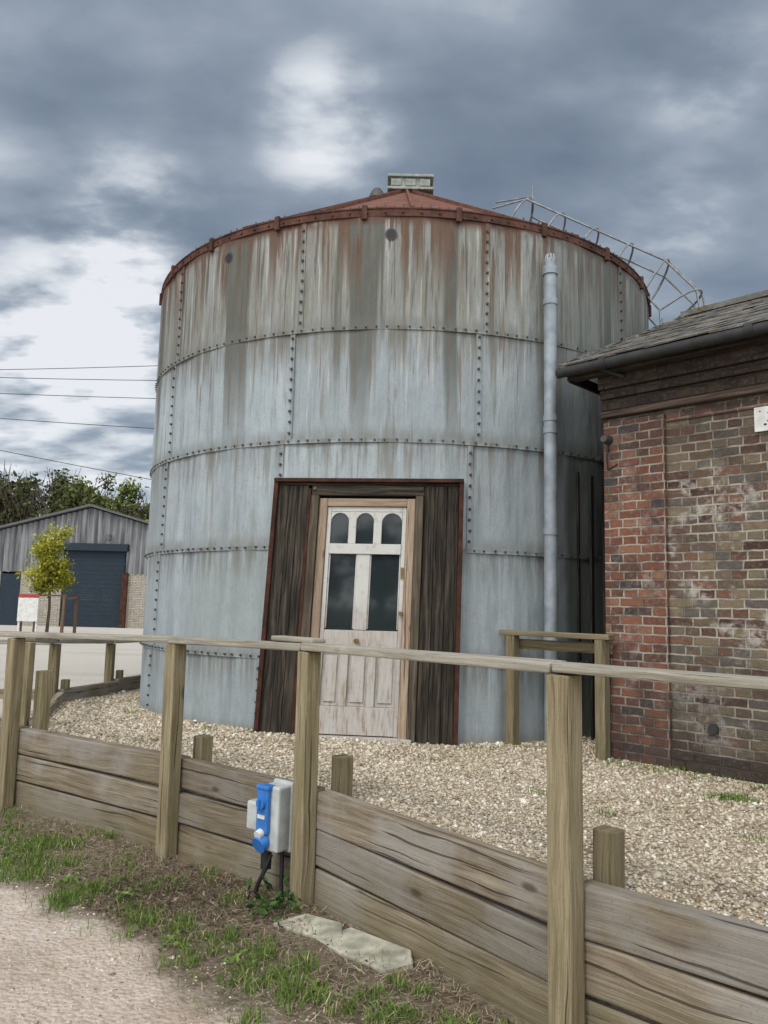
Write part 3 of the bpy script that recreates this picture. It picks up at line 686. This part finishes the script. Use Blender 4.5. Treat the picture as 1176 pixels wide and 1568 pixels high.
# ---------------------------------------------------------------- pebbles
def pebbles():
    N=200000; x=rng.uniform(-3.6,5,N); y=rng.uniform(1.5,10.5,N)
    d=np.hypot(x,y); keep=rng.uniform(0,1,N)<np.clip((4.2/np.maximum(d,3))**1.4,.12,1)
    keep&=(y>fy(x)+.12)
    keep&=np.hypot(x-C.x,y-C.y)>R+.03
    s=(x-BC.x)*.7071-(y-BC.y)*.7071; w=-(x-BC.x)*.7071-(y-BC.y)*.7071
    keep&=~((w<.06)&(s>-.05)); keep&=(x+.08*y>-2.9)
    keep&=np.abs(x/np.maximum(y,.1))<.62
    x,y=x[keep],y[keep]; n=len(x); z=zup(x,y)+rng.uniform(0,.006,n)
    pn=np.array([mn.noise((a*1.3,b*1.3,8.0)) for a,b in zip(x,y)])
    r=rng.lognormal(np.log(.0095),.36,n)*np.clip(np.hypot(x,y)/5,.9,1.4)
    scl=np.stack([r*rng.uniform(.9,1.4,n),r*rng.uniform(.7,1.1,n),r*rng.uniform(.45,.8,n)],-1)
    scatter('gravel_pebbles',OCT[0],OCT[1],np.stack([x,y,z],-1),scl,np.clip(rng.normal(.5,.25,n)-.25*np.clip(pn,0,1),0,1),'pebble')
    N=12000; x=rng.uniform(-3.5,1.5,N); y=rng.uniform(2.2,5.6,N); e=y+.9*x-2.8
    k=(e<.5)&(y<fy(x)-.1); x,y=x[k],y[k]; n=len(x); r=rng.lognormal(np.log(.0045),.45,n)
    scatter('path_stones',OCT[0],OCT[1],np.stack([x,y,zlow(x,y)],-1),np.stack([r*1.2,r,r*.6],-1),np.clip(rng.normal(.45,.3,n),0,1),'pebble')
pebbles()
# ---------------------------------------------------------------- grass / straw
def blades(name,x,y,z,L,w,mt,flat,tint,parent=None):
    n=len(x); a=rng.uniform(0,2*np.pi,n); dx,dy=np.cos(a),np.sin(a)
    if flat: ox,oz=L*.5,np.abs(rng.normal(.0,.16,n))*L; ox2,oz2=L,np.abs(rng.normal(.0,.18,n))*L
    else:
        lean=rng.uniform(.1,.95,n); ox=L*.35*lean; oz=L*.55; ox2=L*lean; oz2=L*(1-.35*lean)
    b=rng.uniform(0,2*np.pi,n) if not flat else a+np.pi/2
    wx,wy=np.cos(b)*w/2,np.sin(b)*w/2
    P=np.stack([x,y,z],-1)
    def mk(s,o,h,k): return P+np.stack([dx*o+s*wx*k,dy*o+s*wy*k,h],-1)
    zero=np.zeros(n)
    V=np.stack([mk(-1,zero,zero+.002,1),mk(1,zero,zero+.002,1),mk(-1,ox,oz,.8),mk(1,ox,oz,.8),mk(0,ox2,oz2,1)],1)
    bf=np.array([(0,1,3),(0,3,2),(2,3,4)]); F=bf[None]+(np.arange(n)*5)[:,None,None]
    return tri_obj(name,V,F,np.repeat(tint,3),mt,parent)
def leafcloud(name,cs,size,mt,parent=None,tf=None):
    n=len(cs); u=rng.normal(size=(n,3)); u/=np.linalg.norm(u,axis=1)[:,None]; w=rng.normal(size=(n,3)); w-=u*(w*u).sum(1)[:,None]; w/=np.linalg.norm(w,axis=1)[:,None]
    s=size*rng.uniform(.6,1.4,n)[:,None]
    V=np.stack([cs-u*s,cs+w*s*.5,cs+u*s,cs-w*s*.5],1); bf=np.array([(0,1,2),(0,2,3)]); F=bf[None]+(np.arange(n)*4)[:,None,None]
    t=np.clip(rng.normal(.5,.22,n),0,1) if tf is None else tf
    return tri_obj(name,V,F,np.repeat(t,2),mt,parent)
def verge():
    def inv(x,y): return (y<fy(x)-.03)&((y+.9*x-2.8)>-.15)
    N=150000; x=rng.uniform(-4.5,2,N); y=rng.uniform(1.5,7,N); k=inv(x,y); x,y=x[k],y[k]; N=len(x)
    nz=np.array([mn.noise((a*1.7,b*1.7,5)) for a,b in zip(x,y)]); k=rng.uniform(0,1,N)<np.clip(.7+nz*1.5,.06,1); e=y+.9*x-2.8
    k&=rng.uniform(0,1,N)<np.clip(.12+e*1.7,0,1)
    x,y=x[k],y[k];n=len(x); dk=np.exp(-((x+1.15)**2/.35+(y-4.45)**2/.25))
    blades('dry_straw_litter',x,y,zlow(x,y)+rng.uniform(0,.018,n),rng.uniform(.015,.09,n),rng.uniform(.0018,.004,n),'straw',True,np.clip(rng.normal(.52,.28,n)-.35*dk,0,1))
    m=2600; x=np.concatenate([rng.normal(-1.1,.38,m),rng.uniform(-3,1,1200)]); y=np.concatenate([rng.normal(4.45,.3,m),rng.uniform(2.6,6,1200)]); k=inv(x,y)&((y+.9*x-2.8)>.1); x,y=x[k],y[k]
    leafcloud('dead_leaf_litter',np.stack([x,y,zlow(x,y)+rng.uniform(.002,.02,len(x))],-1),.011,'straw',None,np.clip(rng.normal(.18,.16,len(x)),0,1))
    cl=[(-2.55,5.35,.32,900),(-2.2,5.1,.28,1000),(-1.9,5.3,.2,350),(-1.5,4.5,.2,500),(-1.75,4.35,.16,300),(-.95,4.0,.13,260),(-1.2,4.6,.12,120),(-.85,3.75,.1,140),(-.5,3.6,.16,480),(-.32,3.42,.16,520),(-.05,3.3,.1,200),
        (.15,3.25,.08,150),(.38,3.15,.1,200),(.12,3.45,.08,120),(.3,2.85,.1,180),(.5,2.8,.1,150),(-1.0,4.7,.1,70),(-2.9,5.9,.3,700),(-3.3,6.0,.3,600),(-.0,3.05,.12,200),(-.65,3.95,.12,150),(-1.55,4.95,.1,80),(-.75,4.35,.07,60),(-2.0,4.75,.2,400),(-1.2,4.05,.12,180)]
    xs=[];ys=[]
    for cx,cy,r,n in cl:
        for _ in range(7):
            ox,oy=rng.normal(0,r*.65,2); m=int(n*.22); xs.append(rng.normal(cx+ox,r*.22,m)); ys.append(rng.normal(cy+oy,r*.22,m))
    xs.append(rng.uniform(-3.5,1.2,4000)); ys.append(rng.uniform(2.2,6.3,4000))
    x=np.concatenate(xs);y=np.concatenate(ys);k=inv(x,y);x,y=x[k],y[k];n=len(x)
    blades('verge_grass',x,y,zlow(x,y),rng.uniform(.02,.075,n),rng.uniform(.0025,.0055,n),'grass',False,np.clip(rng.normal(.52,.27,n),0,1))
    xs=[];ys=[]
    for cx,cy,r,n in ((2.35,5.25,.10,300),(2.75,5.6,.1,100),(1.9,6.35,.1,90),(2.2,6.15,.12,120),(3.1,4.95,.12,200),(1.0,5.1,.06,30),(2.0,4.2,.05,30),(1.35,7.0,.08,50),(-2.6,8.2,.1,80),(.4,6.2,.05,20),(-1.6,7.2,.06,40),(-.9,7.35,.2,70),(2.5,5.95,.15,100),(1.3,4.6,.04,25),(1.7,3.4,.04,25),(.9,6.9,.1,40)):
        xs.append(rng.normal(cx,r,n)); ys.append(rng.normal(cy,r*.6,n))
    x=np.concatenate(xs);y=np.concatenate(ys);n=len(x)
    blades('yard_weeds',x,y,zup(x,y),rng.uniform(.02,.06,n),rng.uniform(.004,.007,n),'grass',False,np.clip(rng.normal(.5,.25,n),0,1))
verge()
q=np.array([-.52,4.25,-.36]); cs=q+rng.normal(0,1,(150,3))*np.array([.07,.06,.05]); cs=cs[cs[:,2]>-.42]
leafcloud('ivy_plant',cs,.022,'ivy')
cs=[]
for cx,cy in ((.3,3.12),(.42,3.0),(-.22,3.45),(-1.35,4.45),(-2.3,4.95),(-.95,3.85),(.1,3.3),(-1.75,4.6),(-.6,3.7),(.55,2.9)):
    cs.append(np.array([cx,cy,-.385])+rng.normal(0,1,(45,3))*np.array([.05,.05,.012]))
leafcloud('verge_weeds',np.concatenate(cs),.016,'grass')
# small tree with guard
te=empty('young_maple_tree'); tb=Vector((-10.6,24.7,0)); mb=MB()
mb.tube([tb,tb+Vector((.03,0,.9)),tb+Vector((-.02,0,1.8)),tb+Vector((.02,0,3.2))],.06,8,0,r1=.02)
cl=[]
for k in range(20):
    h=random.uniform(1.35,2.9); a=random.uniform(0,6.28); l=random.uniform(.4,.95)*(1-.35*abs(h-2.1))
    p0=tb+Z3*h; p1=p0+Vector((math.cos(a)*l,math.sin(a)*l,random.uniform(.1,.5))); mb.tube([p0,(p0+p1)/2+Z3*.03,p1],.02,5,0,r1=.006)
    for f in (.5,.75,.95,1.1): cl.append((p0.lerp(p1,f),random.uniform(.12,.26)))
cl.append((tb+Z3*3.3,.25)); cl.append((tb+Z3*3.0,.3))
mb.obj('trunk_and_limbs',['bark'],te)
cs=[];tf=[]
for c,r in cl:
    n=75; b=random.uniform(.2,.75); q=rng.normal(0,1,(n,3))*r*.6+np.array(c); cs.append(q); tf.append(np.clip(b+(q[:,2]-c.z)/r*.25+rng.normal(0,.12,n),0,1))
leafcloud('leaves',np.concatenate(cs),.055,'leafyg',te,np.concatenate(tf))
ge2=empty('tree_guard'); mb=MB()
for dx in (-.62,.68):
    for dy in (-.5,.5): mb.beam(tb+Vector((dx,dy,0)),tb+Vector((dx,dy,1.3)),.08,.08,Y3,0)
for dy in (-.5,.5): mb.beam(tb+Vector((-.7,dy,1.3)),tb+Vector((.76,dy,1.3)),.09,.05,Z3,0)
for dx in (-.62,.68): mb.beam(tb+Vector((dx,-.5,1.25)),tb+Vector((dx,.5,1.25)),.06,.06,Z3,0)
M['brownwood']=wood('brown_guard_wood',(.08,.05,.035),(.14,.09,.06),(.2,.13,.09),.1)
mb.obj('guard_rails',['brownwood'],ge2)
sg=empty('notice_board'); mb=MB(); sp=tb+Vector((-.35,-.65,0)); mb.box(sp+Z3*.85,(.31,.02,.36),(X3,Y3,Z3),0); mb.box(sp+Z3*1.27,(.31,.022,.05),(X3,Y3,Z3),1)
for dx in (-.27,.27): mb.beam(sp+Vector((dx,.05,0)),sp+Vector((dx,.05,1.3)),.05,.05,Y3,0)
mb.obj('board',['white','red'],sg)
# ---------------------------------------------------------------- barn
be=empty('farm_barn'); BY=34; ap=(-13.0,5.25); xl,xr=-22.0,-4.0; sl=.275
def rz(x): return ap[1]-sl*abs(x-ap[0])
mb=MB()
x=xl
while x<xr:
    for j in range(4):
        xa=x+j*.06; xb=xa+.06; da=.05*math.sin(j*math.pi/2); db=.05*math.sin((j+1)*math.pi/2)
        z0=2.35 if not(-14.1<(xa+xb)/2<-11.35) else 3.4
        mb.add([(xa,BY-da,z0),(xb,BY-db,z0),(xb,BY-db,rz(xb)),(xa,BY-da,rz(xa))],[(0,1,2,3)],None,0,.5)
    x+=.24
mb.obj('corrugated_cladding',['clad'],be)
mb=MB()
mb.box(((-9.4+xr)/2,BY+.12,1.15),((xr+9.4)/2,.12,1.2))
mb.box((-10.75,BY+.12,1.15),(.55,.12,1.2))
mb.box((-9.8,BY+.12,.55),(.4,.12,.6)); mb.box((-9.8,BY+.12,2.2),(.4,.12,.15))
mb.box((-15.0,BY+.12,1.15),(.9,.12,1.2)); mb.box((-19.4,BY+.12,1.15),(2.6,.12,1.2))
mb.obj('block_walls',['block'],be)
mb=MB(); mb.box((-11.3,BY-.05,1.2),(.12,.1,1.2)); mb.obj('red_door_post',['darkrust'],be)
mb=MB()
for k in range(34): mb.box((-12.75,BY+.1,.05+.1*k),(1.36,.03+.01*(k%2),.049))
mb.box((-12.75,BY-.02,3.5),(1.5,.15,.16)); mb.box((-16.35,BY+.08,1.1),(.45,.05,1.15)); mb.obj('roller_shutter',['shutter'],be)
mb=MB(); mb.box((-9.8,BY+.1,1.6),(.4,.04,.44)); mb.obj('window_glass',['glass'],be)
mb=MB()
for dx in (-.42,0,.42): mb.box((-9.8+dx,BY+.03,1.6),(.035,.04,.48))
for dz in (-.46,.46): mb.box((-9.8,BY+.025,1.6+dz),(.42,.04,.035))
mb.obj('window_frame',['white'],be)
mb=MB()
for sg_ in (-1,1):
    xe=xl-.2 if sg_<0 else xr+.2
    a=Vector((ap[0],BY-.25,ap[1]+.05)); b=Vector((xe,BY-.25,rz(xe)+.05))
    vs=[a,b,b+Y3*18,a+Y3*18]; vs+=[v+Z3*.1 for v in vs]
    mb.add(vs,[(0,1,5,4),(0,1,2,3),(4,5,6,7)],None,0)
mb.box((xl,BY+9,1.3),(.1,9,1.4)); mb.box((xr,BY+9,1.3),(.1,9,1.4))
mb.box((-12.1,BY-.12,3.95),(.08,.1,.12))
mb.obj('roof_and_sides',['barnroof'],be)
# ---------------------------------------------------------------- woodland
def wood_mass(name,spec,mt='leafwood',lsz=.24,dens=130):
    e=empty(name); mb=MB(); cs=[];tf=[]
    for (x,y,h,w,bare) in spec:
        b=Vector((x,y,0)); mb.tube([b,b+Vector((random.uniform(-.3,.3),0,h*.5)),b+Z3*h*.85],w*.05,5,0,r1=.05)
        for k in range(14):
            a=random.uniform(0,6.28); p0=b+Z3*h*random.uniform(.35,.7); p1=b+Vector((math.cos(a)*w*.45,math.sin(a)*w*.45,h*random.uniform(.65,1.0))); mb.tube([p0,p1],.07,4,0,r1=.02)
        hue=random.uniform(-.2,.15)
        for k in range(16):
            a=random.uniform(0,6.28); rr=random.uniform(.0,.45)*w; zz=h*random.uniform(.28,.92); rr*=math.sqrt(max(.1,1-((zz/h-.5)/.5)**2))
            c=np.array([x+math.cos(a)*rr,y+math.sin(a)*rr,zz]); r=w*random.uniform(.10,.2); n=int(dens*(1-.6*bare)); q=rng.normal(0,1,(n,3))*r*.65+c
            cs.append(q); base=(random.uniform(.3,.75)+hue)*(1-.85*bare); tf.append(np.clip(base+(q[:,2]-c[2])/r*.13+rng.normal(0,.08,n),0,1))
    mb.obj('trunks_and_limbs',['bark'],e); leafcloud('foliage',np.concatenate(cs),lsz,mt,e,np.concatenate(tf))
sp=[]
for row in (0,1):
    for k in range(34):
        x=-50+k*1.35+random.uniform(-.6,.6)+row*.6; y=(70 if row else 80)+random.uniform(-3,3); az=x/y
        h=15.0 if az<-.42 else 15.0-(az+.42)*17
        if row: h*=.8
        sp.append((x,y,h*random.uniform(.88,1.05),random.uniform(4.2,6.2),random.uniform(.4,1) if az<-.41 else random.random()*.4))
wood_mass('woodland_trees',sp)
sp=[(-45+k*4.5+random.uniform(-1,1),-48+random.uniform(-3,3),random.uniform(5,8),6.5,.1) for k in range(20)]
wood_mass('hedgerow_trees',sp,dens=60,lsz=.4)
# ---------------------------------------------------------------- poles & wires
for x in (-1.2,-24.0):
    o=empty('utility_pole'); mb=MB(); mb.tube([(x,20,0),(x,20,8.0)],.13,10,0,r1=.10); mb.beam((x-.0,19.4,7.6),(x,20.6,7.6),.1,.1,Z3,0); mb.obj('pole',['bark'],o)
    if x==-1.2: first=o
mb=MB()
for z0,z1 in ((6.85,7.58),(7.25,6.95),(7.02,6.38),(6.8,5.4),(7.7,3.4)):
    pts=[Vector((-24+22.8*t,20,z0+(z1-z0)*t-.25*math.sin(math.pi*t)+.2)) for t in np.linspace(0,1,24)]
    mb.tube(pts,.009,5,0)
mb.obj('overhead_wires',['cable'],first)
# ---------------------------------------------------------------- world
SUN_EL,SUN_AZ=math.radians(52),math.radians(215)
W=bpy.data.worlds.new("World"); S.world=W; W.use_nodes=True; wt=NT(W.node_tree)
for nd in list(W.node_tree.nodes): W.node_tree.nodes.remove(nd)
sky=wt.n('ShaderNodeTexSky',sky_type='NISHITA'); sky.sun_disc=False; sky.sun_elevation=SUN_EL; sky.sun_rotation=SUN_AZ
g=wt.n('ShaderNodeTexCoord').outputs['Generated']
g=wt.n('ShaderNodeVectorMath',{0:g},operation='NORMALIZE').outputs[0]
s=wt.sep(g); zz=wt.math('ADD',wt.math('MAXIMUM',s[2],0.0),.22)
cv=wt.comb(wt.math('DIVIDE',s[0],zz),wt.math('DIVIDE',s[1],zz))
n1=wt.noise(wt.mapping(cv,(1.0,1.35,1),(3.7,1.2,0)),1.9,10,.48,.12)
n2=wt.noise(wt.mapping(cv,(1,1.5,1),(9.1,4.0,2)),5.5,8,.52,.1)
val=wt.math('ADD',wt.math('MULTIPLY',n1,.68),wt.math('MULTIPLY',n2,.26))
val=wt.math('ADD',val,.03)
tex=wt.rng(wt.math('ADD',wt.math('MULTIPLY',n1,.4),wt.math('MULTIPLY',n2,.6)),.36,.60,.25,1.5)
def blob(d,w,a):
    d=Vector(d).normalized()
    dp=wt.n('ShaderNodeVectorMath',{0:g,1:tuple(d)},operation='DOT_PRODUCT').outputs['Value']
    return wt.rng(dp,math.cos(math.radians(w)),1.0,0.0,a)
acc=None
for d,w,a in (((-.295,.846,.444),6,.15),((-.078,.83,.553),6,.15),((-.37,.865,.335),8,.18),((-.30,.88,.335),5,.10),((.329,.829,.451),4.5,.09),((.329,.752,.571),5,.10),((-.40,.921,.19),12,.14),((.26,.90,.38),4,.10),((.05,.62,.78),10,.05)):
    b=blob(d,w,a); acc=b if acc is None else wt.math('ADD',acc,b)
val=wt.math('ADD',val,wt.math('MULTIPLY',acc,tex))
for d,w,a in (((-.22,.78,.60),10,-.05),((.12,.82,.50),10,-.04),((.20,.85,.45),8,-.05),((.36,.78,.50),6,-.05),((-.42,.84,.42),5,-.05),((0.0,.88,.45),9,-.04),((.25,.72,.63),8,-.05)):
    val=wt.math('ADD',val,blob(d,w,a))
val=wt.math('ADD',val,wt.rng(s[2],.35,.0,0,.05))
cc=wt.ramp(val,[(.30,(.16,.205,.27)),(.44,(.235,.29,.36)),(.54,(.34,.395,.47)),(.65,(.58,.63,.69)),(.78,(.88,.90,.94))])
bk=wt.rng(s[1],.2,-.4)
cc=wt.mix(wt.math('MULTIPLY',bk,.75),cc,(.50,.50,.49))
back=wt.rng(s[1],.2,-.4,6.7,27.0)
cl_=wt.n('ShaderNodeVectorMath',{0:cc,'Scale':back},operation='SCALE').outputs[0]
fin=wt.mix(.92,sky.outputs[0],cl_)
bg=wt.n('ShaderNodeBackground',{'Color':fin,'Strength':.145}); out=wt.n('ShaderNodeOutputWorld',{'Surface':bg.outputs[0]})
sun=bpy.data.lights.new('sun','SUN'); sun.energy=1.5; sun.angle=math.radians(14); sun.color=(1,.95,.88)
so_=bpy.data.objects.new('sun',sun); COL.objects.link(so_)
dirv=Vector((math.sin(SUN_AZ)*math.cos(SUN_EL),math.cos(SUN_AZ)*math.cos(SUN_EL),math.sin(SUN_EL)))
so_.rotation_euler=dirv.to_track_quat('Z','Y').to_euler()
# ---------------------------------------------------------------- camera
cam=bpy.data.cameras.new('camera'); cam.sensor_fit='VERTICAL'; cam.sensor_height=36; cam.lens=36*1178/1568; cam.clip_end=3000; cam.clip_start=.05
co=bpy.data.objects.new('camera',cam); COL.objects.link(co)
co.matrix_world=Matrix.Translation((0,0,1.21))@Matrix.Rotation(math.radians(97),4,'X')@Matrix.Rotation(math.radians(1.4),4,'Z')
S.camera=co
